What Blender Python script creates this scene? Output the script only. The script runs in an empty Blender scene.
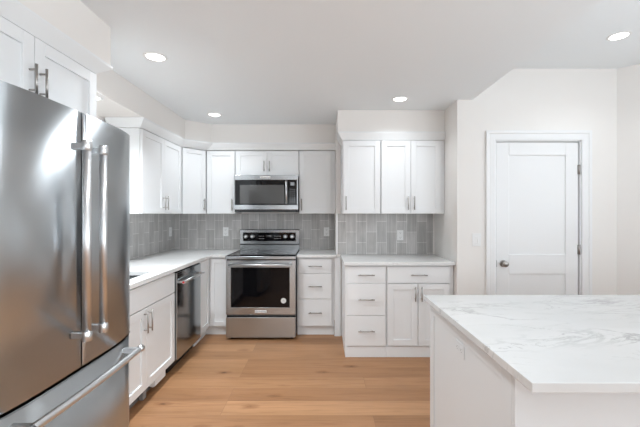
import bpy, bmesh, math, random
from mathutils import Vector, Matrix
random.seed(7)
PI = math.pi
scn = bpy.context.scene
COL = scn.collection

# ------------------------------------------------------------------ camera
CAM_Z = 1.374
cam_d = bpy.data.cameras.new('camera')
cam = bpy.data.objects.new('camera', cam_d); COL.objects.link(cam)
cam.location = (0, 0, CAM_Z); cam.rotation_euler = (PI/2, 0, 0)
cam_d.sensor_fit = 'HORIZONTAL'; cam_d.sensor_width = 36.0
cam_d.lens = 36.0*360/640
cam_d.shift_x = -3.0/640
cam_d.clip_start = 0.05
scn.camera = cam

# ------------------------------------------------------------------ world, light, exposure
world = bpy.data.worlds.new('world'); scn.world = world
world.use_nodes = True
bg = world.node_tree.nodes['Background']
bg.inputs[0].default_value = (0.93, 0.96, 1.0, 1); bg.inputs[1].default_value = 1.0
scn.view_settings.view_transform = 'Standard'
scn.view_settings.look = 'None'
scn.view_settings.gamma = 1.0
scn.view_settings.use_curve_mapping = False
scn.view_settings.exposure = 0.84
CAN_W = 1.5          # watts of each recessed lamp
WIN_COL = (0.83, 0.92, 1.0)
# room limits: x -1.92..3.6, y -3.4..4.65 ; unseen window openings below are added to light the room
ADDED_REAR_WINDOWS = [(-1.30, -0.10, 0.75, 2.15), (0.50, 1.30, 0.30, 2.15), (1.75, 3.15, 0.75, 2.25)]   # x0,x1,z0,z1 in the wall behind the camera
ADDED_SIDE_WINDOWS = [(-3.0, -1.6, 0.60, 2.30), (-1.2, 0.2, 0.60, 2.30), (0.95, 1.85, 0.90, 2.30)]        # y0,y1,z0,z1 in the right wall
def area(name, loc, rot, sx, sy, w, col, spread=PI):
    L = bpy.data.lights.new(name, 'AREA'); L.shape = 'RECTANGLE'; L.size = sx; L.size_y = sy
    L.energy = w; L.color = col; L.spread = spread
    o = bpy.data.objects.new(name, L); COL.objects.link(o); o.location = loc; o.rotation_euler = rot
    return o
REAR_W = 5.5; SIDE_W = 14.0     # watts per square metre of added window
for (x0, x1, z0, z1) in ADDED_REAR_WINDOWS:
    area('added_rear_window_light', ((x0+x1)/2, -3.46, (z0+z1)/2), (PI/2+0.85, 0, 0), x1-x0, z1-z0, REAR_W*(x1-x0)*(z1-z0), WIN_COL)  # added fill lamp in the opening, tilted up to lift the ceiling
for (y0, y1, z0, z1) in ADDED_SIDE_WINDOWS:
    area('added_side_window_light', (3.66, (y0+y1)/2, (z0+z1)/2), (PI/2+0.8, 0, PI/2), y1-y0, z1-z0, SIDE_W*(0.5 if y0 > 0.5 else 1.0)*(y1-y0)*(z1-z0), WIN_COL)     # far one, halved, is added to brighten raised ceiling and angled wall

# ------------------------------------------------------------------ material helpers
def new_mat(name):
    m = bpy.data.materials.new(name); m.use_nodes = True
    nt = m.node_tree
    return m, nt, nt.nodes['Principled BSDF']
def simple(name, col, rough=0.5, metal=0.0, bump=0.0, bscale=60, coat=0.0, var=0.0):
    m, nt, b = new_mat(name)
    b.inputs['Base Color'].default_value = (*col, 1)
    b.inputs['Roughness'].default_value = rough
    b.inputs['Metallic'].default_value = metal
    if coat: b.inputs['Coat Weight'].default_value = coat
    tc = nt.nodes.new('ShaderNodeTexCoord')
    nz = nt.nodes.new('ShaderNodeTexNoise'); nz.inputs['Scale'].default_value = bscale
    nz.inputs['Detail'].default_value = 4
    nt.links.new(tc.outputs['Object'], nz.inputs['Vector'])
    if bump:
        bp = nt.nodes.new('ShaderNodeBump'); bp.inputs['Strength'].default_value = bump
        bp.inputs['Distance'].default_value = 0.002
        nt.links.new(nz.outputs['Fac'], bp.inputs['Height']); nt.links.new(bp.outputs[0], b.inputs['Normal'])
    if var:
        mr = nt.nodes.new('ShaderNodeMapRange')
        mr.inputs['To Min'].default_value = rough-var; mr.inputs['To Max'].default_value = rough+var
        nt.links.new(nz.outputs['Fac'], mr.inputs['Value']); nt.links.new(mr.outputs[0], b.inputs['Roughness'])
    return m
def steel(name, col, rough, axis='z', strength=0.05, aniso=0.0):
    """brushed metal: fine noise drawn out along one axis disturbs gloss and normal"""
    m, nt, b = new_mat(name)
    b.inputs['Base Color'].default_value = (*col, 1); b.inputs['Metallic'].default_value = 1.0
    tc = nt.nodes.new('ShaderNodeTexCoord'); mp = nt.nodes.new('ShaderNodeMapping')
    s = {'x': (2, 260, 260), 'y': (260, 2, 260), 'z': (260, 260, 2)}[axis]
    mp.inputs['Scale'].default_value = s
    nt.links.new(tc.outputs['Object'], mp.inputs['Vector'])
    nz = nt.nodes.new('ShaderNodeTexNoise'); nz.inputs['Scale'].default_value = 1; nz.inputs['Detail'].default_value = 3
    nt.links.new(mp.outputs[0], nz.inputs['Vector'])
    mr = nt.nodes.new('ShaderNodeMapRange'); mr.inputs['To Min'].default_value = rough*0.97; mr.inputs['To Max'].default_value = rough*1.03
    nt.links.new(nz.outputs['Fac'], mr.inputs['Value']); nt.links.new(mr.outputs[0], b.inputs['Roughness'])
    bp = nt.nodes.new('ShaderNodeBump'); bp.inputs['Strength'].default_value = strength; bp.inputs['Distance'].default_value = 0.001
    nt.links.new(nz.outputs['Fac'], bp.inputs['Height']); nt.links.new(bp.outputs[0], b.inputs['Normal'])
    if strength <= 0: b.inputs['Normal'].links and nt.links.remove(b.inputs['Normal'].links[0])
    if aniso:
        b.inputs['Anisotropic'].default_value = aniso
        tg = nt.nodes.new('ShaderNodeCombineXYZ'); tg.inputs[2].default_value = 1.0      # brushed sideways: reflections spread up and down
        nt.links.new(tg.outputs[0], b.inputs['Tangent'])
    return m
def mixc(nt, fac, a, b, blend='MIX'):
    n = nt.nodes.new('ShaderNodeMix'); n.data_type = 'RGBA'; n.blend_type = blend
    for sock, v in ((n.inputs['Factor'], fac), (n.inputs['A'], a), (n.inputs['B'], b)):
        if isinstance(v, bpy.types.NodeSocket): nt.links.new(v, sock)
        elif isinstance(v, tuple): sock.default_value = (*v, 1) if len(v) == 3 else v
        else: sock.default_value = v
    return n.outputs['Result']
def ramp(nt, src, stops):
    r = nt.nodes.new('ShaderNodeValToRGB'); nt.links.new(src, r.inputs[0])
    e = r.color_ramp.elements
    while len(e) < len(stops): e.new(0.5)
    for i, (p, c) in enumerate(stops):
        e[i].position = p; e[i].color = (*c, 1) if len(c) == 3 else c
    return r.outputs[0]
def noise(nt, vec, scale, detail=4, rough=0.5, dist=0.0):
    n = nt.nodes.new('ShaderNodeTexNoise'); n.inputs['Scale'].default_value = scale
    n.inputs['Detail'].default_value = detail; n.inputs['Roughness'].default_value = rough
    n.inputs['Distortion'].default_value = dist
    nt.links.new(vec, n.inputs['Vector']); return n.outputs['Fac']
def mapping(nt, vec, scale=(1,1,1), loc=(0,0,0), rot=(0,0,0)):
    n = nt.nodes.new('ShaderNodeMapping'); n.inputs['Scale'].default_value = scale
    n.inputs['Location'].default_value = loc; n.inputs['Rotation'].default_value = rot
    nt.links.new(vec, n.inputs['Vector']); return n.outputs[0]

def tile_mat(name, horiz, phase_h, phase_z=1.048):
    m, nt, b = new_mat(name)
    tc = nt.nodes.new('ShaderNodeTexCoord'); sp = nt.nodes.new('ShaderNodeSeparateXYZ')
    nt.links.new(tc.outputs['Object'], sp.inputs[0])
    cb = nt.nodes.new('ShaderNodeCombineXYZ')
    def sub(src, v):
        n = nt.nodes.new('ShaderNodeMath'); n.operation = 'SUBTRACT'; nt.links.new(src, n.inputs[0]); n.inputs[1].default_value = v
        return n.outputs[0]
    nt.links.new(sub(sp.outputs[2], phase_z-0.237*4), cb.inputs[0])
    nt.links.new(sub(sp.outputs[0 if horiz == 'x' else 1], phase_h-0.113*40), cb.inputs[1])
    br = nt.nodes.new('ShaderNodeTexBrick')
    br.offset = 0.5; br.offset_frequency = 2; br.squash = 1.0
    br.inputs['Scale'].default_value = 1.0; br.inputs['Brick Width'].default_value = 0.237
    br.inputs['Row Height'].default_value = 0.113; br.inputs['Mortar Size'].default_value = 0.0022
    br.inputs['Mortar Smooth'].default_value = 0.3
    br.inputs['Color1'].default_value = (0.43, 0.415, 0.40, 1); br.inputs['Color2'].default_value = (0.54, 0.525, 0.51, 1)
    br.inputs['Mortar'].default_value = (0.80, 0.79, 0.77, 1)
    nt.links.new(cb.outputs[0], br.inputs['Vector'])
    st = mapping(nt, tc.outputs['Object'], (55, 55, 2.2))
    n1 = noise(nt, st, 1.0, 5, 0.6, 0.6)
    streak = ramp(nt, n1, [(0.28, (0.80, 0.80, 0.80)), (0.72, (1.16, 1.16, 1.16))])
    col = mixc(nt, 1.0, br.outputs['Color'], streak, 'MULTIPLY')
    cl = noise(nt, mapping(nt, tc.outputs['Object'], (9, 9, 5)), 1.0, 3)
    cloud = ramp(nt, cl, [(0.35, (0.90, 0.90, 0.90)), (0.7, (1.08, 1.08, 1.08))])
    col = mixc(nt, 1.0, col, cloud, 'MULTIPLY')
    nt.links.new(col, b.inputs['Base Color'])
    b.inputs['Roughness'].default_value = 0.34
    bp = nt.nodes.new('ShaderNodeBump'); bp.inputs['Strength'].default_value = 0.35; bp.inputs['Distance'].default_value = 0.002
    bp.invert = True
    nt.links.new(br.outputs['Fac'], bp.inputs['Height']); nt.links.new(bp.outputs[0], b.inputs['Normal'])
    return m

def floor_mat():
    m, nt, b = new_mat('oak planks')
    tc = nt.nodes.new('ShaderNodeTexCoord'); P = tc.outputs['Object']
    br = nt.nodes.new('ShaderNodeTexBrick'); br.offset = 0.37; br.offset_frequency = 3; br.squash = 1.0
    br.inputs['Scale'].default_value = 1.0; br.inputs['Brick Width'].default_value = 1.65
    br.inputs['Row Height'].default_value = 0.19; br.inputs['Mortar Size'].default_value = 0.0011
    br.inputs['Mortar Smooth'].default_value = 0.2
    br.inputs['Color1'].default_value = (0.325, 0.160, 0.072, 1); br.inputs['Color2'].default_value = (0.445, 0.238, 0.115, 1)
    br.inputs['Mortar'].default_value = (0.23, 0.12, 0.06, 1)
    nt.links.new(mapping(nt, P, loc=(7.3, 8.0, 0)), br.inputs['Vector'])
    # per-plank shift of the grain
    sep = nt.nodes.new('ShaderNodeSeparateColor'); nt.links.new(br.outputs['Color'], sep.inputs[0])
    off = nt.nodes.new('ShaderNodeMath'); off.operation = 'MULTIPLY'; off.inputs[1].default_value = 90
    nt.links.new(sep.outputs[0], off.inputs[0])
    cb = nt.nodes.new('ShaderNodeCombineXYZ'); nt.links.new(off.outputs[0], cb.inputs[2])
    va = nt.nodes.new('ShaderNodeVectorMath'); va.operation = 'ADD'
    nt.links.new(P, va.inputs[0]); nt.links.new(cb.outputs[0], va.inputs[1]); G = va.outputs[0]
    g1 = noise(nt, mapping(nt, G, (2.2, 34, 1)), 1.0, 6, 0.62, 0.9)
    grain = ramp(nt, g1, [(0.30, (0.80, 0.77, 0.74)), (0.50, (1.0, 1.0, 1.0)), (0.75, (1.10, 1.10, 1.10))])
    g2 = noise(nt, mapping(nt, G, (0.8, 3.5, 1)), 1.0, 3, 0.5, 0.5)
    broad = ramp(nt, g2, [(0.3, (0.86, 0.84, 0.81)), (0.7, (1.10, 1.10, 1.12))])
    col = mixc(nt, 1.0, br.outputs['Color'], grain, 'MULTIPLY')
    col = mixc(nt, 1.0, col, broad, 'MULTIPLY')
    vo = nt.nodes.new('ShaderNodeTexVoronoi'); vo.inputs['Scale'].default_value = 1.0
    nt.links.new(mapping(nt, P, (2.0, 4.6, 1), loc=(0.35, 0.6, 0)), vo.inputs['Vector'])
    kn = nt.nodes.new('ShaderNodeMath'); kn.operation = 'ADD'
    wob = noise(nt, mapping(nt, P, (18, 40, 1)), 1.0, 3)
    wm = nt.nodes.new('ShaderNodeMath'); wm.operation = 'MULTIPLY'; wm.inputs[1].default_value = 0.14
    nt.links.new(wob, wm.inputs[0]); nt.links.new(vo.outputs['Distance'], kn.inputs[0]); nt.links.new(wm.outputs[0], kn.inputs[1])
    knot = ramp(nt, kn.outputs[0], [(0.095, (0.30, 0.22, 0.16)), (0.13, (0.70, 0.62, 0.55)), (0.24, (1, 1, 1))])
    col = mixc(nt, 1.0, col, knot, 'MULTIPLY')
    nt.links.new(col, b.inputs['Base Color'])
    b.inputs['Roughness'].default_value = 0.48
    bp = nt.nodes.new('ShaderNodeBump'); bp.inputs['Strength'].default_value = 0.25; bp.inputs['Distance'].default_value = 0.001
    bp.invert = True
    nt.links.new(br.outputs['Fac'], bp.inputs['Height']); nt.links.new(bp.outputs[0], b.inputs['Normal'])
    return m

def quartz_mat(name, vein=1.0, loc=(0, 0, 0), tone=1.0):
    m, nt, b = new_mat(name)
    tc = nt.nodes.new('ShaderNodeTexCoord')
    P = mapping(nt, tc.outputs['Object'], (1.0, 2.6, 1.0), loc=loc, rot=(0, 0, 0.12))
    def ridge(scale, detail, dist, width):
        n = noise(nt, P, scale, detail, 0.62, dist)
        s = nt.nodes.new('ShaderNodeMath'); s.operation = 'SUBTRACT'; s.inputs[1].default_value = 0.5; nt.links.new(n, s.inputs[0])
        a = nt.nodes.new('ShaderNodeMath'); a.operation = 'ABSOLUTE'; nt.links.new(s.outputs[0], a.inputs[0])
        return ramp(nt, a.outputs[0], [(0.0, (1, 1, 1)), (width, (0, 0, 0))])
    r1 = ridge(1.5, 8, 0.8, 0.022); r2 = ridge(3.4, 8, 0.5, 0.014)
    mask = ramp(nt, noise(nt, P, 1.3, 3), [(0.44, (0, 0, 0)), (0.64, (1, 1, 1))])
    mask2 = ramp(nt, noise(nt, mapping(nt, P, loc=(5, 3, 0)), 2.2, 3), [(0.48, (0, 0, 0)), (0.66, (1, 1, 1))])
    a = mixc(nt, 1.0, r1, mask, 'MULTIPLY'); c = mixc(nt, 1.0, r2, mask2, 'MULTIPLY')
    v = mixc(nt, 1.0, a, c, 'LIGHTEN')
    s = nt.nodes.new('ShaderNodeMath'); s.operation = 'MULTIPLY'; s.inputs[1].default_value = 0.62*vein
    nt.links.new(v, s.inputs[0])
    cl = ramp(nt, noise(nt, P, 1.1, 5), [(0.35, (0.63*tone, 0.628*tone, 0.62*tone)), (0.65, (0.70*tone, 0.697*tone, 0.688*tone))])
    col = mixc(nt, s.outputs[0], cl, (0.36, 0.355, 0.35))
    nt.links.new(col, b.inputs['Base Color'])
    b.inputs['Roughness'].default_value = 0.22
    return m

def emit(name, col, strength):
    m, nt, b = new_mat(name)
    b.inputs['Base Color'].default_value = (*col, 1)
    b.inputs['Emission Color'].default_value = (*col, 1); b.inputs['Emission Strength'].default_value = strength
    return m

M = {
 'wall':    simple('warm white wall paint', (0.845, 0.82, 0.79), 0.85, bump=0.05, bscale=180),
 'ceiling': simple('flat white ceiling paint', (0.87, 0.905, 0.92), 0.9, bump=0.05, bscale=150),
 'cab':     simple('white cabinet lacquer', (0.835, 0.845, 0.85), 0.38, var=0.04, bscale=8),
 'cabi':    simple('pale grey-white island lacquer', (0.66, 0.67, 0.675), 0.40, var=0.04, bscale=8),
 'trimw':   simple('white trim enamel', (0.84, 0.845, 0.845), 0.4, var=0.04, bscale=8),
 'crown':   simple('white crown enamel', (0.83, 0.84, 0.84), 0.42, var=0.04, bscale=8),
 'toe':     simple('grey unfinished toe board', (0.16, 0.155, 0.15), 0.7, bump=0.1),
 'nickel':  steel('brushed nickel', (0.42, 0.40, 0.38), 0.32, 'z'),
 'steelx':  steel('stainless steel brushed across', (0.44, 0.455, 0.465), 0.24, 'x', 0.0, 0.85),
 'steely':  steel('stainless steel brushed sideways', (0.40, 0.42, 0.43), 0.15, 'x', 0.0, 0.7),
 'fridge':  steel('stainless steel fridge skin', (0.51, 0.54, 0.56), 0.28, 'y', 0.0, 0.90),
 'chrome':  simple('polished steel', (0.68, 0.69, 0.70), 0.30, 1.0, var=0.03),
 'dark':    simple('dark grey steel', (0.10, 0.10, 0.10), 0.45, 0.6, var=0.05),
 'black':   simple('black plastic', (0.012, 0.012, 0.013), 0.35, var=0.04),
 'blackgl': simple('black glass', (0.004, 0.004, 0.005), 0.04, var=0.01),
 'greygl':  simple('dark grey oven glass', (0.085, 0.084, 0.082), 0.10, var=0.02),
 'plastic': simple('white plastic', (0.84, 0.84, 0.83), 0.35, var=0.03),
 'plasticg':simple('grey slot plastic', (0.30, 0.30, 0.30), 0.5, var=0.03),
 'red':     simple('red enamel', (0.55, 0.02, 0.03), 0.3, var=0.03),
 'ink':     simple('dark ink', (0.03, 0.03, 0.03), 0.6, var=0.03),
 'lettering': simple('grey printed lettering', (0.45, 0.45, 0.45), 0.5, var=0.03),
 'sticker': simple('pale paper sticker', (0.70, 0.71, 0.69), 0.6, var=0.03),
 'display': emit('lit display', (0.25, 0.27, 0.29), 0.15),
 'lens':    emit('lit lamp lens', (1.0, 0.98, 0.95), 3.0),
 'floor':   floor_mat(),
 'quartz':  quartz_mat('white quartz faint veins', 0.35, tone=1.18),
 'quartzi': quartz_mat('white veined island quartz', 1.35, loc=(0.3, 0.15, 0), tone=0.93),
 'tileback':  tile_mat('grey glazed tile back wall', 'x', -1.736),
 'tileright': tile_mat('grey glazed tile right alcove', 'x', 0.261),
 'tileleft':  tile_mat('grey glazed tile left wall', 'y', 0.0),
}

M['blackgl'].node_tree.nodes['Principled BSDF'].inputs['IOR'].default_value = 1.33
# ------------------------------------------------------------------ mesh helpers
class MB:
    def __init__(s): s.bm = bmesh.new()
    def _add(s, verts, faces):
        vs = [s.bm.verts.new(v) for v in verts]
        return [s.bm.faces.new([vs[i] for i in f]) for f in faces]
    def box(s, x0, x1, y0, y1, z0, z1, bev=0.0, seg=1):
        t = bmesh.new()
        r = bmesh.ops.create_cube(t, size=1.0)
        for v in t.verts:
            v.co = Vector(((x0+x1)/2+v.co.x*(x1-x0), (y0+y1)/2+v.co.y*(y1-y0), (z0+z1)/2+v.co.z*(z1-z0)))
        if bev > 0: bmesh.ops.bevel(t, geom=t.edges[:], offset=bev, segments=seg, affect='EDGES', profile=0.5)
        s._merge(t); return s
    def _merge(s, t):
        me = bpy.data.meshes.new('tmp'); t.to_mesh(me); t.free(); s.bm.from_mesh(me); bpy.data.meshes.remove(me)
    def prism(s, pts, a0, a1, axis='z', bev=0.0, seg=1):
        """polygon pts swept along an axis; axis z: pts are (x,y); x: (y,z); y: (x,z)"""
        f = {'z': lambda p, a: (p[0], p[1], a), 'x': lambda p, a: (a, p[0], p[1]), 'y': lambda p, a: (p[0], a, p[1])}[axis]
        t = bmesh.new(); n = len(pts)
        A = [t.verts.new(f(p, a0)) for p in pts]; B = [t.verts.new(f(p, a1)) for p in pts]
        t.faces.new(A[::-1]); t.faces.new(B)
        for i in range(n): t.faces.new([A[i], A[(i+1) % n], B[(i+1) % n], B[i]])
        bmesh.ops.recalc_face_normals(t, faces=t.faces[:])
        if bev > 0: bmesh.ops.bevel(t, geom=t.edges[:], offset=bev, segments=seg, affect='EDGES', profile=0.5)
        s._merge(t); return s
    def tube(s, path, r, n=14, cap=True):
        path = [Vector(p) for p in path]; rings = []
        rs = r if isinstance(r, (list, tuple)) else [r]*len(path)
        prev = None
        for i, p in enumerate(path):
            d = (path[min(i+1, len(path)-1)]-path[max(i-1, 0)]).normalized()
            if prev is None:
                up = Vector((0, 0, 1)) if abs(d.z) < 0.9 else Vector((1, 0, 0))
                u = d.cross(up).normalized()
            else:
                u = (prev - d*prev.dot(d)).normalized()
            prev = u; w = d.cross(u)
            rings.append([s.bm.verts.new(p+(u*math.cos(2*PI*k/n)+w*math.sin(2*PI*k/n))*rs[i]) for k in range(n)])
        for a, b in zip(rings, rings[1:]):
            for k in range(n):
                f = s.bm.faces.new([a[k], a[(k+1) % n], b[(k+1) % n], b[k]]); f.smooth = True
        if cap:
            s.bm.faces.new(rings[0][::-1]); s.bm.faces.new(rings[-1])
        return s
    def build(s, name, mat, parent=None, loc=None, smooth_angle=None):
        bmesh.ops.recalc_face_normals(s.bm, faces=s.bm.faces[:])
        if loc is not None: bmesh.ops.translate(s.bm, verts=s.bm.verts[:], vec=-Vector(loc))
        me = bpy.data.meshes.new(name); s.bm.to_mesh(me); s.bm.free()
        me.materials.append(M[mat])
        o = bpy.data.objects.new(name, me); COL.objects.link(o)
        if parent is not None: o.parent = parent
        if loc is not None: o.location = loc
        return o
def thing(name, label, cat, loc=(0, 0, 0), rotz=0.0, group=None):
    o = bpy.data.objects.new(name, None); COL.objects.link(o); o.empty_display_size = 0.1
    o.location = loc; o.rotation_euler = (0, 0, rotz); o['label'] = label; o['category'] = cat
    if group: o['group'] = group
    return o
def tag(o, label, cat, group=None):
    o['label'] = label; o['category'] = cat
    if group: o['group'] = group
    return o
def struct(o):
    o['kind'] = 'structure'; return o
def text_part(name, body, size, mat, parent, loc, rot, extrude=0.0004, label=None):
    cu = bpy.data.curves.new(name, 'FONT'); cu.body = body; cu.size = size; cu.extrude = extrude
    cu.align_x = 'CENTER'; cu.align_y = 'CENTER'
    tmp = bpy.data.objects.new(name+'_curve', cu); COL.objects.link(tmp)
    dg = bpy.context.evaluated_depsgraph_get()
    me = bpy.data.meshes.new_from_object(tmp.evaluated_get(dg))
    bpy.data.objects.remove(tmp); bpy.data.curves.remove(cu)
    me.transform(Matrix.Translation(loc) @ rot.to_4x4())
    me.materials.clear(); me.materials.append(M[mat])
    o = bpy.data.objects.new(name, me); COL.objects.link(o); o.parent = parent
    if label: o['label'] = label
    return o
FACE_FRONT = Matrix.Rotation(PI/2, 3, 'X')          # text standing up, read from -y

# ------------------------------------------------------------------ room shell
MB().box(-2.04, 3.75, -3.55, 4.80, -0.10, 0.0).build('floor', 'floor')
struct(bpy.data.objects['floor'])
LOWZ, HIGHZ = 2.44, 2.73
struct(MB().box(-2.04, 1.40, -3.55, 4.80, LOWZ, HIGHZ+0.12).build('ceiling_low', 'ceiling'))
struct(MB().box(1.40, 3.75, -3.55, 3.60, HIGHZ, HIGHZ+0.12).build('ceiling_high', 'ceiling'))
struct(MB().box(-1.92, 0.15, 4.65, 4.80, 0, LOWZ).build('wall_back', 'wall'))
struct(MB().box(0.15, 1.257, 4.05, 4.80, 0, LOWZ).build('wall_alcove', 'wall'))
# wall with the door: return side of the alcove + face with door opening
DX0, DX1, DTOP = 1.623, 2.403, 2.050
b = MB()
b.prism([(1.257, 3.37), (1.40, 3.37), (1.40, 3.52), (1.40, 4.80), (1.257, 4.80)], 0, LOWZ)
b.box(1.40, DX0-0.018, 3.37, 3.49, 0, HIGHZ)
b.box(DX0-0.018, DX1+0.018, 3.37, 3.49, DTOP+0.018, HIGHZ)
b.box(DX1+0.018, 2.752, 3.37, 3.49, 0, HIGHZ)
struct(b.build('wall_door_side', 'wall'))
# angled wall beyond, then right wall with the added windows
ax0, ay0, ax1, ay1 = 2.752, 3.37, 3.60, 2.606
b = MB(); b.prism([(ax0, ay0), (ax1, ay1), (ax1+0.12, ay1), (ax1+0.12, ay1+0.1), (ax0+0.08, ay0+0.12), (ax0, ay0+0.12)], 0, HIGHZ)
struct(b.build('wall_angled', 'wall'))
def wall_with_openings(fixed0, fixed1, u0, u1, ops, top, axis, name):
    b = MB(); ops = sorted(ops); cur = u0
    def bx(a0, a1, z0, z1):
        if a1-a0 < 1e-4 or z1-z0 < 1e-4: return
        if axis == 'y': b.box(fixed0, fixed1, a0, a1, z0, z1)
        else: b.box(a0, a1, fixed0, fixed1, z0, z1)
    for (a0, a1, z0, z1) in ops:
        bx(cur, a0, 0, top); bx(a0, a1, 0, z0); bx(a0, a1, z1, top); cur = a1
    bx(cur, u1, 0, top)
    return struct(b.build(name, 'wall'))
struct(MB().box(-2.04, -1.92, -3.55, 4.80, 0, LOWZ).build('wall_left', 'wall'))
wall_with_openings(3.60, 3.72, -3.40, 2.606, ADDED_SIDE_WINDOWS, HIGHZ, 'y', 'wall_right')
wall_with_openings(-3.52, -3.40, -1.92, 3.72, ADDED_REAR_WINDOWS, LOWZ, 'x', 'wall_rear')
k = 1
for (x0, x1, z0, z1) in ADDED_REAR_WINDOWS:
    b = MB(); w = 0.07
    b.box(x0-w, x0, -3.40, -3.375, z0-w, z1+w); b.box(x1, x1+w, -3.40, -3.375, z0-w, z1+w)
    b.box(x0, x1, -3.40, -3.375, z0-w, z0); b.box(x0, x1, -3.40, -3.375, z1, z1+w)
    b.box((x0+x1)/2-0.02, (x0+x1)/2+0.02, -3.45, -3.41, z0, z1); b.box(x0, x1, -3.45, -3.41, (z0+z1)/2-0.02, (z0+z1)/2+0.02)
    struct(b.build('window_%d' % k, 'trimw')); k += 1  # frame around an added opening, out of view
for (y0, y1, z0, z1) in ADDED_SIDE_WINDOWS:
    b = MB(); w = 0.07
    b.box(3.575, 3.60, y0-w, y0, z0-w, z1+w); b.box(3.575, 3.60, y1, y1+w, z0-w, z1+w)
    b.box(3.575, 3.60, y0, y1, z0-w, z0); b.box(3.575, 3.60, y0, y1, z1, z1+w)
    b.box(3.61, 3.65, (y0+y1)/2-0.02, (y0+y1)/2+0.02, z0, z1); b.box(3.61, 3.65, y0, y1, (z0+z1)/2-0.02, (z0+z1)/2+0.02)
    struct(b.build('window_%d' % k, 'trimw')); k += 1  # unseen side window frame, added along with its lamp

# soffits (boxed-in ceiling drops above the cabinets)
SZ = 2.215
b = MB(); b.prism([(-1.92, -0.6), (-1.215, -0.6), (-1.215, 2.062), (-1.565, 2.062), (-1.565, 4.085), (-1.335, 4.305), (0.15, 4.305), (0.15, 4.65), (-1.92, 4.65)], SZ, LOWZ)
struct(b.build('trim_1', 'wall'))
b = MB(); b.box(0.152, 1.257, 3.715, 4.05, SZ, LOWZ); struct(b.build('trim_2', 'wall'))

def crown(path_in, path_out, z0, z1, name):
    """sloping crown board between a lower inner path and an upper outer path"""
    bm = bmesh.new(); lip = 0.012; n = len(path_in)
    rows = []
    for (pi, po) in zip(path_in, path_out):
        back = Vector((pi[0], pi[1], 0)) + (Vector((pi[0], pi[1], 0))-Vector((po[0], po[1], 0)))*0.3
        rows.append([bm.verts.new((pi[0], pi[1], z0)), bm.verts.new((po[0], po[1], z1-lip)), bm.verts.new((po[0], po[1], z1)),
                     bm.verts.new((back.x, back.y, z1)), bm.verts.new((back.x, back.y, z0))])
    for a, c in zip(rows, rows[1:]):
        for i in range(5): bm.faces.new([a[i], a[(i+1) % 5], c[(i+1) % 5], c[i]])
    bm.faces.new(rows[0][::-1]); bm.faces.new(rows[-1])
    m = MB(); m.bm.free(); m.bm = bm
    return struct(m.build(name, 'crown'))
CZ = 2.132
crown([(-1.90, 3.165), (-1.604, 3.165), (-1.604, 4.09), (-1.41, 4.312), (0.15, 4.312)],
      [(-1.90, 3.135), (-1.562, 3.135), (-1.556, 4.040), (-1.300, 4.262), (0.15, 4.275)], CZ, SZ-0.001, 'trim_3')
crown([(0.20, 4.04), (0.20, 3.715), (1.2555, 3.715)], [(0.155, 4.04), (0.155, 3.690), (1.2555, 3.690)], CZ, SZ-0.001, 'trim_4')
crown([(-1.232, 0.6), (-1.232, 1.953), (-1.90, 1.953)], [(-1.205, 0.6), (-1.205, 2.068), (-1.90, 2.068)], CZ, SZ-0.001, 'trim_5')

# tiled backsplashes
struct(MB().box(-1.918, 0.149, 4.640, 4.649, 0.915, 1.372).build('wall_back_tiles', 'tileback'))
struct(MB().box(-1.919, -1.910, 1.96, 4.639, 0.915, 1.372).build('wall_left_tiles', 'tileleft'))
struct(MB().box(0.165, 1.233, 4.040, 4.049, 0.915, 1.372).build('wall_alcove_tiles', 'tileright'))
struct(MB().box(0.148, 0.165, 4.036, 4.049, 0.915, 1.372).build('trim_6', 'trimw'))

# baseboards
struct(MB().box(1.257, 1.517, 3.355, 3.37, 0, 0.13, 0.003).build('baseboard_door_left', 'trimw'))
struct(MB().box(2.505, 2.752, 3.355, 3.37, 0, 0.13, 0.003).build('baseboard_door_right', 'trimw'))
struct(MB().box(3.585, 3.60, -3.40, 2.60, 0, 0.13, 0.003).build('baseboard_right', 'trimw'))
struct(MB().box(-1.92, 3.60, -3.40, -3.385, 0, 0.13, 0.003).build('baseboard_rear', 'trimw'))
struct(MB().box(-1.92, -1.905, -3.38, 0.90, 0, 0.13, 0.003).build('baseboard_left', 'trimw'))
dvx, dvy = (ax1-ax0), (ay1-ay0); L = math.hypot(dvx, dvy); nx, ny = dvy/L*0.015, -dvx/L*0.015
struct(MB().prism([(ax0, ay0), (ax1, ay1), (ax1+nx, ay1+ny), (ax0+nx, ay0+ny)], 0, 0.13).build('baseboard_angled', 'trimw'))

# ------------------------------------------------------------------ interior door
def shaker(b, x0, x1, z0, z1, y0=0.0, t=0.020, fw=0.057, rec=0.010, openings=None, bev=0.0012):
    """frame-and-panel slab, front at y0, thickness t towards +y"""
    ops = openings or [(z0+fw, z1-fw)]
    b.box(x0, x0+fw, y0, y0+t, z0, z1, bev); b.box(x1-fw, x1, y0, y0+t, z0, z1, bev)
    zs = [z0] + [v for o in ops for v in o] + [z1]
    for i in range(0, len(zs), 2): b.box(x0+fw, x1-fw, y0, y0+t, zs[i], zs[i+1], bev)
    for (a, c) in ops: b.box(x0+fw-0.004, x1-fw+0.004, y0+rec, y0+t-0.002, a-0.004, c+0.004)
    return b
FY = 3.37
door = MB(); shaker(door, 1.628, 2.396, 0.012, 2.040, FY+0.010, 0.038, 0.118, 0.010, [(0.22, 0.805), (0.990, 1.922)], 0.002)
door = struct(door.build('door_1', 'trimw'))
b = MB()   # rosette and knob
kx, kz, ky = 1.692, 0.905, FY+0.010
b.tube([(kx, ky, kz), (kx, ky-0.004, kz), (kx, ky-0.007, kz)], [0.033, 0.033, 0.028], 28)
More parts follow.
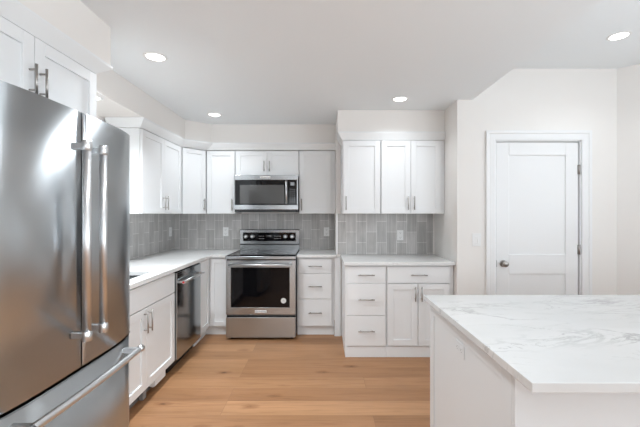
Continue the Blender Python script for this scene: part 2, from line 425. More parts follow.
b.tube([(kx, ky-0.006, kz), (kx, ky-0.022, kz), (kx, ky-0.028, kz), (kx, ky-0.036, kz), (kx, ky-0.046, kz), (kx, ky-0.056, kz), (kx, ky-0.061, kz), (kx, ky-0.063, kz)],
       [0.012, 0.012, 0.021, 0.027, 0.029, 0.026, 0.018, 0.006], 28)
b.build('door_knob', 'nickel', door)
for hz in (1.785, 1.035, 0.25):
    b = MB(); b.tube([(2.4005, FY+0.001, hz-0.045), (2.4005, FY+0.001, hz+0.045)], 0.0085, 12)
    b.box(2.388, 2.402, FY+0.004, FY+0.0095, hz-0.043, hz+0.043); b.build('hinge', 'nickel', door)
b = MB(); b.box(1.6235, 1.628, FY-0.002, FY+0.009, 0.875, 0.935); b.build('strike_plate', 'nickel', door)
# frame, stop and casing
b = MB()
b.box(DX0-0.017, DX0, FY+0.001, FY+0.119, 0, DTOP+0.017); b.box(DX1+0.002, DX1+0.017, FY+0.001, FY+0.119, 0, DTOP+0.017)
b.box(DX0-0.017, DX1+0.017, FY+0.001, FY+0.119, DTOP, DTOP+0.017)
b.box(DX0, DX0+0.012, FY+0.062, FY+0.075, 0, DTOP); b.box(DX1-0.010, DX1+0.002, FY+0.062, FY+0.075, 0, DTOP); b.box(DX0, DX1, FY+0.062, FY+0.075, DTOP-0.012, DTOP)
struct(b.build('trim_7', 'trimw'))
b = MB(); ci, co = 0.006, 0.095
prof = [(0, 0), (0, -0.012), (0.012, -0.016), (0.060, -0.014), (0.066, -0.020), (0.089, -0.022), (0.089, 0)]   # from inner edge outwards
def casing(path, flip):
    pass
xi0, xi1, zt = DX0-0.012, DX1+0.012, DTOP+0.008
bm = bmesh.new(); rows = []
for (cx_, cz_, sx, sz) in ((xi0, 0.0, -1, 0), (xi0, zt, -1, 1), (xi1, zt, 1, 1), (xi1, 0.0, 1, 0)):
    rows.append([bm.verts.new((cx_+sx*u, FY+v, cz_+sz*u)) for (u, v) in prof])
for a, c in zip(rows, rows[1:]):
    for i in range(len(prof)): bm.faces.new([a[i], a[(i+1) % len(prof)], c[(i+1) % len(prof)], c[i]])
bm.faces.new(rows[0][::-1]); bm.faces.new(rows[-1])
b.bm.free(); b.bm = bm
struct(b.build('trim_8', 'trimw'))

# ------------------------------------------------------------------ cabinets
G = 0.0020      # half gap between fronts
def handle_v(b, x, z0, z1, y=0.0, r=0.0055, off=0.030):
    b.tube([(x, y-off, z0), (x, y-off, z1)], r, 12)
    for z in (z0+0.022, z1-0.022): b.tube([(x, y+0.0005, z), (x, y-off, z)], r*0.8, 10)
def handle_h(b, x0, x1, z, y=0.0, r=0.0055, off=0.030):
    b.tube([(x0, y-off, z), (x1, y-off, z)], r, 12)
    for x in (x0+0.022, x1-0.022): b.tube([(x, y+0.0005, z), (x, y-off, z)], r*0.8, 10)
def add_door(root, x0, x1, z0, z1, hx=None, hz=None, fw=0.057, mat='cab'):
    d = MB(); shaker(d, x0+G, x1-G, z0+G, z1-G, 0.0, 0.020, fw); d = d.build('door', mat, root)
    if hx is not None:
        h = MB(); handle_v(h, hx, hz[0], hz[1]); h.build('handle', 'nickel', d)
    return d
def add_drawer(root, x0, x1, z0, z1, hl=0.150, name='drawer'):
    d = MB(); d.box(x0+G, x1-G, 0.0, 0.020, z0+G, z1-G, 0.0015); d = d.build(name, 'cab', root)
    if hl:
        h = MB(); c = (x0+x1)/2; handle_h(h, c-hl/2, c+hl/2, (z0+z1)/2); h.build('handle', 'nickel', d)
    return d
def carcass(root, x0, x1, d, z0, z1, mat='cab', extra=None):
    b = MB(); b.box(x0, x1, 0.021, d, z0, z1, 0.001)
    return b.build('carcass', mat, root)
def plinth(root, x0, x1, y, d, z1=0.105, mat='cab'):
    return MB().box(x0, x1, y, d, 0.0, z1, 0.001).build('plinth', mat, root)
UZ0, UZ1 = 1.372, 2.130
BZ0, BZ1 = 0.111, 0.868
CT0, CT1 = 0.884, 0.914          # countertop underside and top
HZU = (1.405, 1.550)

# --- left run (faces +x): local x -> world +y
LF = -1.27
# sink base
y0, y1 = 2.09, 3.085
root = thing('sink_base_cabinet', 'white two-door sink base cabinet left of the dishwasher, beside the fridge', 'cabinet', (LF, y0, 0), PI/2)
w = y1-y0
b = MB(); b.box(0.001, w-0.001, 0.021, 0.63, 0.105, 0.66, 0.001); b.box(0.001, 0.018, 0.021, 0.63, 0.66, 0.882); b.box(w-0.018, w-0.001, 0.021, 0.63, 0.66, 0.882); b.box(0.018, w-0.018, 0.021, 0.036, 0.66, 0.882)
b.build('carcass', 'cab', root)
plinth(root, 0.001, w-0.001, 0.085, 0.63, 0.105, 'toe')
add_drawer(root, 0, w, 0.700, BZ1, 0, 'drawer_front')
mid = 2.585-y0
add_door(root, 0, mid, BZ0, 0.697, mid-0.032, (0.525, 0.680))
add_door(root, mid, w, BZ0, 0.697, mid+0.032, (0.525, 0.680))
b = MB(); b.prism([(0.012, 0.10), (0.012, 0.055), (0.030, 0.045), (0.082, 0.06), (0.082, 0.10)], 0.66, 0.84, 'x'); b.build('levelling_bracket', 'cab', root)
b = MB(); b.box(0.55, 0.60, 0.05, 0.08, 0.0, 0.104, 0.003); b.build('foot', 'plasticg', root)
# tall end panel and base next to fridge
root = MB().box(-1.91, -1.33, 2.040, 2.062, 0.0, 2.130, 0.0).build('end_panel', 'cab', None, (-1.59, 2.05, 0))
tag(root, 'tall white end panel standing between the fridge and the sink cabinet', 'panel')
# corner base cabinet
root = thing('corner_base_cabinet', 'white corner base cabinet with two narrow doors between dishwasher and range', 'cabinet', (LF, 4.04, 0), 0)
b = MB()
b.prism([(-0.021, -0.326), (-0.021, 0.021), (0.205, 0.021), (0.205, 0.59), (-0.64, 0.59), (-0.64, -0.326)], 0.105, 0.882); b.build('carcass', 'cab', root)
b = MB(); b.prism([(-0.060, -0.326), (-0.060, 0.055), (0.205, 0.055), (0.205, 0.59), (-0.64, 0.59), (-0.64, -0.326)], 0.0, 0.105); b.build('plinth', 'cab', root)
d = MB(); shaker(d, 0.003, 0.204, BZ0, BZ1, 0.0, 0.020, 0.050); d.build('door', 'cab', root)
d = MB(); shaker(d, -0.318, -0.003, BZ0, BZ1, 0.0, 0.020, 0.057)
bmesh.ops.rotate(d.bm, verts=d.bm.verts[:], cent=(0, 0, 0), matrix=Matrix.Rotation(PI/2, 3, 'Z'))   # faces +x
d.build('door', 'cab', root)

# drawer base right of range
BF = 4.04
root = thing('drawer_base_cabinet', 'narrow white three-drawer base cabinet right beside the range', 'cabinet', (-0.290, BF, 0), 0)
w = 0.415
carcass(root, 0.0, w, 0.59, 0.105, 0.882); plinth(root, 0.0, w, 0.045, 0.59)
for (a, c) in ((BZ0, 0.414), (0.414, 0.703), (0.703, BZ1)): add_drawer(root, 0.018, 0.390, a, c)
root = MB().box(0.128, 0.196, 4.030, 4.045, 0.0, 0.882, 0.001).build('filler_panel', 'cab', None, (0.16, 4.04, 0))
tag(root, 'white upright filler panel closing the step beside the narrow drawer cabinet', 'panel')

# alcove base units
RF = 3.43
root = thing('drawer_base_cabinet', 'wider white three-drawer base cabinet standing forward in the right alcove', 'cabinet', (0.212, RF, 0), 0)
w = 0.395
carcass(root, 0.0, w, 0.615, 0.105, 0.882); plinth(root, 0.0, w, 0.012, 0.615)
for (a, c) in ((BZ0, 0.403), (0.403, 0.710), (0.710, BZ1)): add_drawer(root, 0.014, 0.385, a, c, 0.155)
root = thing('base_cabinet', 'white base cabinet with one wide drawer over two doors, half behind the island', 'cabinet', (0.608, RF, 0), 0)
w = 0.643
carcass(root, 0.0, w, 0.615, 0.105, 0.882); plinth(root, 0.0, w, 0.012, 0.615)
add_drawer(root, 0.004, 0.604, 0.710, BZ1, 0.155)
add_door(root, 0.004, 0.297, BZ0, 0.706, 0.268, (0.540, 0.680)); add_door(root, 0.299, 0.604, BZ0, 0.706, 0.328, (0.540, 0.680))

# uppers, left wall
UF = -1.60
root = thing('wall_cabinet', 'white two-door wall cabinet on the left wall above the sink counter', 'cabinet', (UF, 3.175, UZ0), PI/2)
def upper(root, w, d, h, doors):
    b = MB(); b.box(0.0, w, 0.021, d, 0.0, h, 0.001); b.build('carcass', 'cab', root)
    for (x0, x1, hx, hz) in doors: add_door(root, x0, x1, 0.0, h-0.004, hx, hz)
H = UZ1-UZ0; hz = (HZU[0]-UZ0+0.005, HZU[1]-UZ0)
upper(root, 0.906, 0.318, H, [(0.012, 0.452, 0.452-0.032, hz), (0.452, 0.894, 0.452+0.032, hz)])
# diagonal corner
root = thing('corner_wall_cabinet', 'white corner wall cabinet with one door set at an angle', 'cabinet', (-1.60, 4.09, UZ0), 0)
A = Vector((0, 0)); B = Vector((0.196, 0.226)); dl = (B-A).length; ang = math.atan2(B.y, B.x)
nrm = Vector((-math.sin(ang), math.cos(ang)))
p0 = A+nrm*0.021; p1 = B+nrm*0.021
b = MB(); b.prism([(p0.x, p0.y), (p1.x, p1.y), (0.190, 0.258), (0.190, 0.548), (-0.308, 0.548), (-0.308, -0.004), (-0.022, -0.004)], 0, H); b.build('carcass', 'cab', root)
d = MB(); shaker(d, 0.005, dl-0.006, 0.0, H-0.004, 0, 0.020, 0.052)
h = MB(); handle_v(h, dl-0.032, hz[0], hz[1])
for q in (d, h): bmesh.ops.rotate(q.bm, verts=q.bm.verts[:], cent=(0, 0, 0), matrix=Matrix.Rotation(ang, 3, 'Z'))
d = d.build('door', 'cab', root); h.build('handle', 'nickel', d)
# back wall uppers
BU = 4.32
root = thing('wall_cabinet', 'white single-door wall cabinet between the angled corner and the microwave', 'cabinet', (-1.398, BU, UZ0), 0)
upper(root, 0.342, 0.318, H, [(0.002, 0.340, 0.310, hz)])
root = thing('wall_cabinet', 'short white two-door wall cabinet directly above the microwave', 'cabinet', (-1.054, BU, 1.832), 0)
h2 = (0.045, 0.170)
upper(root, 0.764, 0.318, UZ1-1.832, [(0.002, 0.382, 0.350, h2), (0.382, 0.762, 0.414, h2)])
root = thing('wall_cabinet', 'white single-door wall cabinet right of the microwave', 'cabinet', (-0.288, BU, UZ0), 0)
upper(root, 0.435, 0.318, H, [(0.003, 0.385, 0.033, hz)])
# alcove uppers
RU = 3.70
root = thing('wall_cabinet', 'white single-door wall cabinet at the left of the right alcove', 'cabinet', (0.200, RU, UZ0), 0)
upper(root, 0.393, 0.335, H, [(0.008, 0.391, 0.036, hz)])
root = thing('wall_cabinet', 'white two-door wall cabinet at the right of the alcove', 'cabinet', (0.595, RU, UZ0), 0)
upper(root, 0.658, 0.335, H, [(0.004, 0.308, 0.276, hz), (0.308, 0.618, 0.340, hz)])
# over the fridge
root = thing('wall_cabinet', 'white two-door cabinet mounted above the refrigerator', 'cabinet', (-1.225, 1.110, 1.80), PI/2)
h3 = (0.068, 0.198)
b = MB(); b.box(0.0, 0.842, 0.021, 0.68, 0.0, 0.332, 0.001); b.build('carcass', 'cab', root)
add_door(root, 0.002, 0.420, 0.0, 0.328, 0.420-0.028, h3); add_door(root, 0.420, 0.840, 0.0, 0.328, 0.420+0.028, h3)

# ------------------------------------------------------------------ countertops and sink
SX0, SX1, SY0, SY1 = -1.785, -1.352, 2.20, 2.855
CE = -1.242
b = MB()
def flat_with_hole(outer_boxes):
    for bx in outer_boxes: b.box(*bx, CT0, CT1)
bm = bmesh.new()
# L-shaped slab with sink cut-out, built as a grid of cells and merged
xs = [-1.909, SX0, SX1, CE, -1.061]; ys = [2.064, SY0, SY1, 4.012, 4.639]
cells = set()
for i in range(4):
    for j in range(4):
        cx_, cy_ = (xs[i]+xs[i+1])/2, (ys[j]+ys[j+1])/2
        if i == 3 and j < 3: continue
        if i == 1 and j == 1: continue
        cells.add((i, j))
vt = {}
def V(i, j, z):
    if (i, j, z) not in vt: vt[(i, j, z)] = bm.verts.new((xs[i], ys[j], z))
    return vt[(i, j, z)]
for (i, j) in cells:
    for z in (CT0, CT1): bm.faces.new([V(i, j, z), V(i+1, j, z), V(i+1, j+1, z), V(i, j+1, z)])
    for (di, dj, e) in ((-1, 0, ((0, 0), (0, 1))), (1, 0, ((1, 0), (1, 1))), (0, -1, ((0, 0), (1, 0))), (0, 1, ((0, 1), (1, 1)))):
        if (i+di, j+dj) not in cells:
            a, c = e
            bm.faces.new([V(i+a[0], j+a[1], CT0), V(i+c[0], j+c[1], CT0), V(i+c[0], j+c[1], CT1), V(i+a[0], j+a[1], CT1)])
b.bm.free(); b.bm = bm
o = b.build('countertop', 'quartz', None, (-1.5, 3.3, CT0))
tag(o, 'white L-shaped quartz countertop over the left run and corner with sink cut-out', 'countertop')
o = MB().box(-0.291, 0.146, 4.012, 4.639, CT0, CT1, 0.0015).build('countertop', 'quartz', None, (-0.08, 4.3, CT0))
tag(o, 'short white quartz countertop over the narrow drawers right of the range', 'countertop')
o = MB().box(0.197, 1.252, 3.400, 4.039, CT0, CT1, 0.0015).build('countertop', 'quartz', None, (0.7, 3.7, CT0))
tag(o, 'white quartz countertop over the base cabinets in the right alcove', 'countertop')
b = MB(); t = 0.012
b.box(SX0, SX1, SY0, SY1, 0.685, 0.697)
b.box(SX0-t, SX0, SY0-t, SY1+t, 0.685, CT0-0.001); b.box(SX1, SX1+t, SY0-t, SY1+t, 0.685, CT0-0.001)
b.box(SX0, SX1, SY0-t, SY0, 0.685, CT0-0.001); b.box(SX0, SX1, SY1, SY1+t, 0.685, CT0-0.001)
root = thing('sink', 'stainless undermount sink set in the left countertop beside the fridge', 'sink', ((SX0+SX1)/2, (SY0+SY1)/2, 0.685))
b.build('basin', 'steelx', root, None)
bpy.data.objects['basin'].data.transform(Matrix.Translation((-(SX0+SX1)/2, -(SY0+SY1)/2, -0.685)))
b = MB(); b.tube([(0, 0, 0.0125), (0, 0, 0.015)], [0.045, 0.042], 24); b.build('drain', 'chrome', root)

# ------------------------------------------------------------------ dishwasher (faces +x)
root = thing('dishwasher', 'stainless steel dishwasher with bar handle in the left run', 'dishwasher', (LF, 3.092, 0), PI/2)
w = 0.612
MB().box(0.002, w-0.002, 0.03, 0.60, 0.10, 0.875).build('body', 'dark', root)
MB().box(0.004, w-0.004, 0.07, 0.55, 0.0, 0.098).build('toe_panel', 'black', root)
d = MB(); d.box(0.005, w-0.005, -0.014, 0.028, 0.105, 0.862, 0.004, 2); d = d.build('door', 'steely', root)
MB().box(0.02, w-0.02, -0.006, 0.026, 0.8625, 0.872).build('control_strip', 'blackgl', d)
b = MB(); b.tube([(0.045, -0.055, 0.775), (w-0.045, -0.055, 0.775)], 0.0115, 18)
for x in (0.062, w-0.062): b.box(x-0.011, x+0.011, -0.055, -0.0145, 0.766, 0.784, 0.002)
hd = b.build('handle', 'chrome', d)
for x in (0.045, w-0.045):
    s = -1 if x < 0.3 else 1
    b = MB(); b.tube([(x-s*0.03, -0.055, 0.775), (x+s*0.004, -0.055, 0.775)], 0.0142, 18)
    b.build('end_cap', 'chrome', hd)
b = MB(); b.tube([(0.0412, -0.055, 0.775), (0.0392, -0.055, 0.775)], 0.0100, 18); b.build('medallion', 'red', hd)

# ------------------------------------------------------------------ range
RX0, RX1 = -1.056, -0.295
rw = RX1-RX0; RY = 3.900
root = thing('range', 'stainless steel freestanding electric range with black oven window', 'range', (RX0, RY, 0), 0)
MB().box(0.004, rw-0.004, 0.035, 0.715, 0.03, 0.893).build('body', 'dark', root)
for (x, y) in ((0.05, 0.08), (rw-0.05, 0.08), (0.05, 0.66), (rw-0.05, 0.66)):
    MB().tube([(x, y, 0.0), (x, y, 0.029)], 0.018, 12).build('foot', 'black', root)
d = MB().box(0.004, rw-0.004, 0.0, 0.034, 0.028, 0.250, 0.004, 2).build('storage_drawer', 'steelx', root)
# oven door: steel frame around a dark window
d = MB()
wx0, wx1, wz0, wz1 = 0.058, rw-0.068, 0.355, 0.788
d.box(0.004, wx0, 0.0, 0.034, 0.278, 0.868, 0.003, 2); d.box(wx1, rw-0.004, 0.0, 0.034, 0.278, 0.868, 0.003, 2)
d.box(wx0-0.003, wx1+0.003, 0.0005, 0.034, 0.278, wz0, 0.002); d.box(wx0-0.003, wx1+0.003, 0.0005, 0.034, wz1, 0.868, 0.002)
d = d.build('oven_door', 'steelx', root)
MB().box(wx0, wx1, 0.004, 0.030, wz0, wz1).build('oven_window', 'blackgl', d)
b = MB(); b.tube([(0.045, -0.052, 0.822), (rw-0.045, -0.052, 0.822)], 0.013, 18)
for x in (0.062, rw-0.062): b.box(x-0.013, x+0.013, -0.052, -0.0005, 0.811, 0.833, 0.002)
b.build('handle', 'chrome', d)
bd = MB().box(rw/2-0.062, rw/2+0.062, -0.003, 0.0, 0.300, 0.326, 0.001).build('badge', 'plastic', d)
text_part('lettering', 'KitchenAid', 0.024, 'ink', bd, (rw/2, -0.0032, 0.313), FACE_FRONT)
b = MB(); b.tube([(0.628, 0.0038, 0.428), (0.628, 0.0028, 0.428)], 0.029, 30); st = b.build('sticker', 'sticker', d)
text_part('emblem', 'A', 0.03, 'lettering', st, (0.628, 0.0024, 0.428), FACE_FRONT)
# cooktop
b = MB(); b.box(0.0, rw, -0.030, 0.045, 0.882, 0.913, 0.003, 2); b.box(0.0, 0.014, 0.045, 0.66, 0.895, 0.913, 0.001); b.box(rw-0.014, rw, 0.045, 0.66, 0.895, 0.913, 0.001)
ck = b.build('cooktop_frame', 'steelx', root)
g = MB().box(0.014, rw-0.014, 0.045, 0.66, 0.898, 0.915, 0.001).build('glass_cooktop', 'blackgl', root)
for (x, y, r) in ((0.19, 0.20, 0.11), (0.56, 0.20, 0.085), (0.19, 0.48, 0.075), (0.56, 0.48, 0.10)):
    b = MB(); bm = b.bm; n = 40
    I = [bm.verts.new((x+(r-0.003)*math.cos(2*PI*k/n), y+(r-0.003)*math.sin(2*PI*k/n), 0.9153)) for k in range(n)]
    O = [bm.verts.new((x+r*math.cos(2*PI*k/n), y+r*math.sin(2*PI*k/n), 0.9153)) for k in range(n)]
    for k in range(n): bm.faces.new([I[k], I[(k+1) % n], O[(k+1) % n], O[k]])
    b.build('burner_ring', 'plasticg', g)
# backguard
b = MB(); b.prism([(0.668, 0.913), (0.662, 0.985), (0.668, 0.985), (0.655, 1.165), (0.668, 1.172), (0.720, 1.172), (0.720, 0.900), (0.668, 0.900)], 0.004, rw-0.004, 'x', 0.002)
bgd = b.build('backguard', 'steelx', root)
MB().box(0.006, rw-0.006, 0.659, 0.670, 0.976, 0.990).build('vent_slot', 'black', bgd)
b = MB(); b.prism([(0.6555, 1.026), (0.6485, 1.133), (0.664, 1.133), (0.668, 1.026)], 0.045, rw-0.050, 'x', 0.001); cp = b.build('control_panel', 'blackgl', bgd)
for x in (0.083, 0.166, 0.580, 0.665):
    b = MB(); z = 1.083
    b.tube([(x, 0.652, z), (x, 0.645, z), (x, 0.645, z), (x, 0.624, z), (x, 0.621, z)], [0.027, 0.027, 0.021, 0.019, 0.015], 26)
    b.box(x-0.0035, x+0.0035, 0.618, 0.6215, z-0.014, z+0.014); b.build('knob', 'chrome', cp)
MB().box(0.335, 0.425, 0.6475, 0.652, 1.075, 1.103).build('display', 'black', cp)
text_part('clock_digits', '12:00', 0.020, 'lettering', cp, (0.38, 0.6468, 1.089), FACE_FRONT)
for r in range(2):
    for x in [0.245+c*0.018 for c in range(4)]+[0.440+c*0.018 for c in range(5)]:
        MB().box(x, x+0.011, 0.6485, 0.652, 1.055+r*0.030, 1.060+r*0.030).build('button', 'lettering', cp)

# ------------------------------------------------------------------ microwave
mw = 0.756; MX = -1.050; MY = 4.245
root = thing('microwave', 'stainless steel over-the-range microwave mounted above the range', 'microwave', (MX, MY, 1.392), 0)
MB().box(0.004, mw-0.004, 0.030, 0.385, 0.0, 0.434, 0.002).build('body', 'dark', root)
MB().box(0.006, mw-0.006, 0.004, 0.030, 0.0, 0.026).build('bottom_vent', 'black', root)
MB().box(0.0, mw, 0.0, 0.029, 0.378, 0.436, 0.003, 2).build('top_trim', 'steelx', root)
MB().box(0.0, mw, 0.0, 0.029, 0.028, 0.083, 0.003, 2).build('bottom_trim', 'steelx', root)
for (x0, x1) in ((0.0, 0.012), (mw-0.016, mw)): MB().box(x0, x1, 0.0, 0.029, 0.083, 0.378, 0.002).build('side_trim', 'steelx', root)
d = MB()
gx0, gx1, gz0, gz1 = 0.068, 0.590, 0.098, 0.320
d.box(0.013, gx0, 0.003, 0.029, 0.085, 0.377, 0.001); d.box(gx1, 0.640, 0.003, 0.029, 0.085, 0.377, 0.001)
d.box(gx0, gx1, 0.003, 0.029, 0.085, gz0); d.box(gx0, gx1, 0.003, 0.029, gz1, 0.377)
d = d.build('door', 'blackgl', root)
MB().box(gx0, gx1, 0.0045, 0.027, gz0, gz1).build('window', 'greygl', d)
b = MB(); b.tube([(0.622, -0.038, 0.098), (0.622, -0.038, 0.366)], 0.0125, 18)
for z in (0.115, 0.349): b.box(0.611, 0.633, -0.038, 0.0035, z-0.010, z+0.010, 0.002)
b.build('handle', 'chrome', d)
cp = MB().box(0.643, mw-0.017, 0.003, 0.029, 0.085, 0.377, 0.001).build('control_panel', 'blackgl', root)
MB().box(0.665, 0.712, 0.0018, 0.004, 0.312, 0.350).build('display', 'display', cp)
for r in range(7):
    for c in range(3): MB().box(0.660+c*0.024, 0.671+c*0.024, 0.0022, 0.0040, 0.118+r*0.024, 0.1235+r*0.024).build('button', 'lettering', cp)
bd = MB().box(0.310, 0.430, -0.0025, 0.0, 0.395, 0.423, 0.001).build('badge', 'plastic', root)
text_part('lettering', 'KitchenAid', 0.023, 'ink', bd, (0.370, -0.0028, 0.409), FACE_FRONT)

# ------------------------------------------------------------------ refrigerator (faces +x)
FC = 1.440; FW2 = 0.455
root = thing('refrigerator', 'large stainless steel french door refrigerator with bottom freezer drawer', 'refrigerator', (-0.96, FC, 0), 0)
def fx(y): return -0.006 - 0.048*abs(y/FW2)**4.5          # bowed front, local x
MB().box(-0.90, -0.135, -FW2+0.003, FW2-0.003, 0.03, 1.762, 0.004).build('body', 'dark', root)
for (x, y) in ((-0.25, -0.38), (-0.25, 0.38), (-0.85, -0.38), (-0.85, 0.38)): MB().tube([(x, y, 0), (x, y, 0.029)], 0.02, 12).build('foot', 'black', root)
def bowed(y0, y1, z0, z1, name, bev=0.005):
    n = 14; pts = []
    rr = 0.012
    for k in range(n+1):
        y = y0+(y1-y0)*k/n
        x = fx(y)
        e = min(y-y0, y1-y)
        if e < 1e-6 and abs(y) > 0.1: x -= 0.006
        pts.append((x, y))
    pts += [(-0.128, y1), (-0.128, y0)]
    m = MB(); m.prism(pts, z0, z1)
    bmesh.ops.bevel(m.bm, geom=[e for e in m.bm.edges if all(abs(v.co.z-z0) < 1e-5 for v in e.verts) or all(abs(v.co.z-z1) < 1e-5 for v in e.verts)], offset=0.003, segments=2, affect='EDGES')
    for f in m.bm.faces:
        if f.normal.x > 0.9 and abs(f.normal.z) < 0.01: f.smooth = True
    return m.build(name, 'fridge', root)
dl_ = bowed(-FW2, -0.0035, 0.760, 1.780, 'left_door')
dr_ = bowed(0.0035, FW2, 0.760, 1.780, 'right_door')
fz = bowed(-FW2, FW2, 0.075, 0.748, 'freezer_drawer')
MB().box(-0.20, -0.105, -FW2+0.02, FW2-0.02, 0.0, 0.07).build('toe_grille', 'black', root)
MB().box(-0.134, -0.060, -0.42, 0.42, 0.7485, 0.7595).build('gasket', 'black', root)
for s in (-1, 1):
    MB().box(-0.125, -0.052, s*0.40-0.05, s*0.40+0.05, 0.7495, 0.7590, 0.002).build('hinge_cover', 'steely', root)
    MB().box(-0.30, -0.10, s*0.40-0.035, s*0.40+0.035, 1.781 if False else 1.763, 1.778 if True else 1.79, 0.003).build('top_hinge', 'dark', root)
for (s, dd) in ((-1, dl_), (1, dr_)):
    y = s*0.052; hx = 0.050
    b = MB(); b.tube([(hx, y, 0.902), (hx, y, 1.636)], 0.0150, 20)
    for z in (0.905, 1.633): b.box(fx(y)-0.002, hx, y-0.012, y+0.012, z-0.013, z+0.013, 0.003)
    h = b.build('handle', 'chrome', dd)
    for (z0, z1) in ((0.883, 0.921), (1.617, 1.655)):
        b = MB(); b.tube([(hx, y, z0), (hx, y, z0+0.003), (hx, y, z1-0.003), (hx, y, z1)], [0.0155, 0.0178, 0.0178, 0.0155], 20); b.build('collar', 'chrome', h)
b = MB(); path = []
for k in range(21):
    y = -0.345+0.70*k/20; path.append((0.052+0.010*(1-((y-0.005)/0.35)**2), y, 0.703))
b.tube(path, 0.0140, 18)
for y in (-0.315, 0.325): b.box(fx(y)-0.002, 0.050, y-0.012, y+0.012, 0.691, 0.715, 0.003)
h = b.build('handle', 'chrome', fz)
for (a, c) in ((-0.352, -0.318), (0.330, 0.362)):
    b = MB(); b.tube([(0.052, a, 0.703), (0.053, c, 0.703)], 0.0168, 18); b.build('collar', 'chrome', h)

# ------------------------------------------------------------------ island
IX, IYB, IYF = 0.568, 2.035, 0.978
o = MB().box(IX, 2.62, IYF, IYB, 0.886, 0.914, 0.002, 2).build('countertop', 'quartzi', None, (1.5, 1.5, 0.886))
tag(o, 'large white quartz island top with soft grey veins in the foreground', 'countertop')
BXL, BYB, BYF = 0.596, 2.005, 1.118
root = thing('kitchen_island', 'white panelled island base under the veined quartz top, in the right foreground', 'island', (BXL, BYF, 0), 0)
W, D = 2.55-BXL, BYB-BYF
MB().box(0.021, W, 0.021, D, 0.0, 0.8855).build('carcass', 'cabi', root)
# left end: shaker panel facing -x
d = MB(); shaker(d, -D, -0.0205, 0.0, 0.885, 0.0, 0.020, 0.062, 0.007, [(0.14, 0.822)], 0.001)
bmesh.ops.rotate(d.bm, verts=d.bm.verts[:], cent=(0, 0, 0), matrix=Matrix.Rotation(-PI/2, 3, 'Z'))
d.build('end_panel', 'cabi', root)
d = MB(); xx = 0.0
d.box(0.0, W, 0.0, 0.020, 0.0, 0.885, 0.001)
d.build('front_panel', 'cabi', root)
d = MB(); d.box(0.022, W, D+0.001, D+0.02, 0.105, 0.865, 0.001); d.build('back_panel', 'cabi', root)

# ------------------------------------------------------------------ outlets and switch
def outlet(label, loc, rotz, tip=0.0):
    r = thing('wall_outlet', label, 'outlet', loc, rotz)
    r.rotation_euler = (0, tip, rotz)
    if tip: pm = 'cabi'
    else: pm = 'plastic'
    MB().box(-0.035, 0.035, -0.006, 0.0, -0.057, 0.057, 0.002, 2).build('plate', pm, r)
    for s in (-1, 1):
        q = MB().box(-0.017, 0.017, -0.0085, -0.005, s*0.026-0.015, s*0.026+0.015, 0.003, 2).build('socket', pm, r)
        b = MB(); b.box(-0.009, -0.006, -0.0089, -0.0075, s*0.026-0.004, s*0.026+0.006); b.box(0.006, 0.009, -0.0089, -0.0075, s*0.026-0.004, s*0.026+0.006)
        b.tube([(0, -0.0075, s*0.026-0.009), (0, -0.0089, s*0.026-0.009)], 0.003, 10); b.build('slots', 'plasticg', q)
    return r
outlet('white outlet on the grey tiles of the right alcove', (0.866, 4.039, 1.132), 0)
outlet('white outlet on the tiles just left of the range', (-1.253, 4.639, 1.140), 0)
outlet('white outlet on the tiles right of the range', (0.045, 4.639, 1.140), 0)
outlet('white outlet on the left wall tiles near the corner, seen at a slant', (-1.909, 4.50, 1.145), PI/2)
outlet('white outlet on the end panel of the island', (BXL+0.0065, 1.580, 0.780), -PI/2, PI/2).scale = (0.82, 0.6, 0.86)
r = thing('light_switch', 'white dimmer switch on the wall left of the door', 'switch', (1.436, 3.369, 1.128), 0)
MB().box(-0.041, 0.041, -0.006, 0.0, -0.060, 0.060, 0.002, 2).build('plate', 'plastic', r)
MB().box(-0.016, 0.016, -0.0095, -0.005, -0.033, 0.033, 0.0015).build('rocker', 'plastic', r)
MB().box(0.004, 0.011, -0.0135, -0.009, -0.026, 0.010, 0.001).build('slider', 'plastic', r)

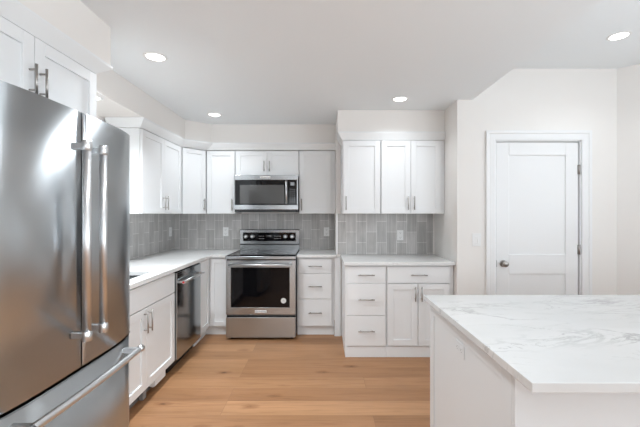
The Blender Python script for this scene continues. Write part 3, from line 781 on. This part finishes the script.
# ------------------------------------------------------------------ recessed ceiling lamps
def can(label, x, y, z, r=0.058, watts=CAN_W):
    t = thing('recessed_light', label, 'ceiling light', (x, y, z), 0, None)
    b = MB(); bm = b.bm; n = 36
    prof = [(r, -0.0015), (r+0.004, -0.005), (r+0.016, -0.004), (r+0.020, -0.0005), (r, -0.0005)]
    rows = [[bm.verts.new((p[0]*math.cos(2*PI*k/n), p[0]*math.sin(2*PI*k/n), p[1])) for p in prof] for k in range(n)]
    for k in range(n):
        a, c = rows[k], rows[(k+1) % n]
        for i in range(len(prof)): bm.faces.new([a[i], a[(i+1) % len(prof)], c[(i+1) % len(prof)], c[i]])
    b.build('trim_ring', 'plastic', t)
    b = MB(); b.tube([(0, 0, -0.0003), (0, 0, -0.0028)], r-0.0005, 36); b.build('lens', 'lens', t)
    L = bpy.data.lights.new('lamp', 'AREA'); L.shape = 'DISK'; L.size = r*1.9; L.energy = watts; L.color = (0.885, 0.948, 1.0); L.spread = math.radians(128)
    lo = bpy.data.objects.new('lamp', L); COL.objects.link(lo); lo.parent = t; lo.location = (0, 0, -0.006)
can('round recessed ceiling light nearest the fridge', -1.14, 2.45, LOWZ, watts=13)
can('round recessed ceiling light near the back left corner', -1.17, 3.88, LOWZ, watts=2)
can('round recessed ceiling light in front of the alcove cabinets', 0.717, 3.35, LOWZ, watts=1.4)
can('recessed light in the raised ceiling at the upper right', 2.26, 2.75, HIGHZ, watts=1.2)
can('small recessed light in the soffit over the sink', -1.66, 2.61, SZ, 0.040, 1.0)
# unseen lamps added overhead and behind the camera to fill the light
can('added unseen recessed ceiling light above the middle of the kitchen floor, overhead of the view', -0.25, 1.60, LOWZ, watts=5)
can('added unseen recessed ceiling light just ahead of the viewer, overhead of the view', -0.25, 0.75, LOWZ, watts=3)
can('added unseen recessed light in the raised ceiling directly over the island', 2.26, 1.45, HIGHZ, watts=1)
can('added unseen recessed ceiling light behind the viewer on the left', -0.75, -0.45, LOWZ)
can('added unseen recessed ceiling light behind the viewer in the middle', 0.717, -0.6, LOWZ)
can('added unseen recessed ceiling light of the rear room left of centre', -0.9, -2.3, LOWZ)
can('added unseen recessed light in the raised ceiling above the near island end', 2.26, 0.1, HIGHZ)
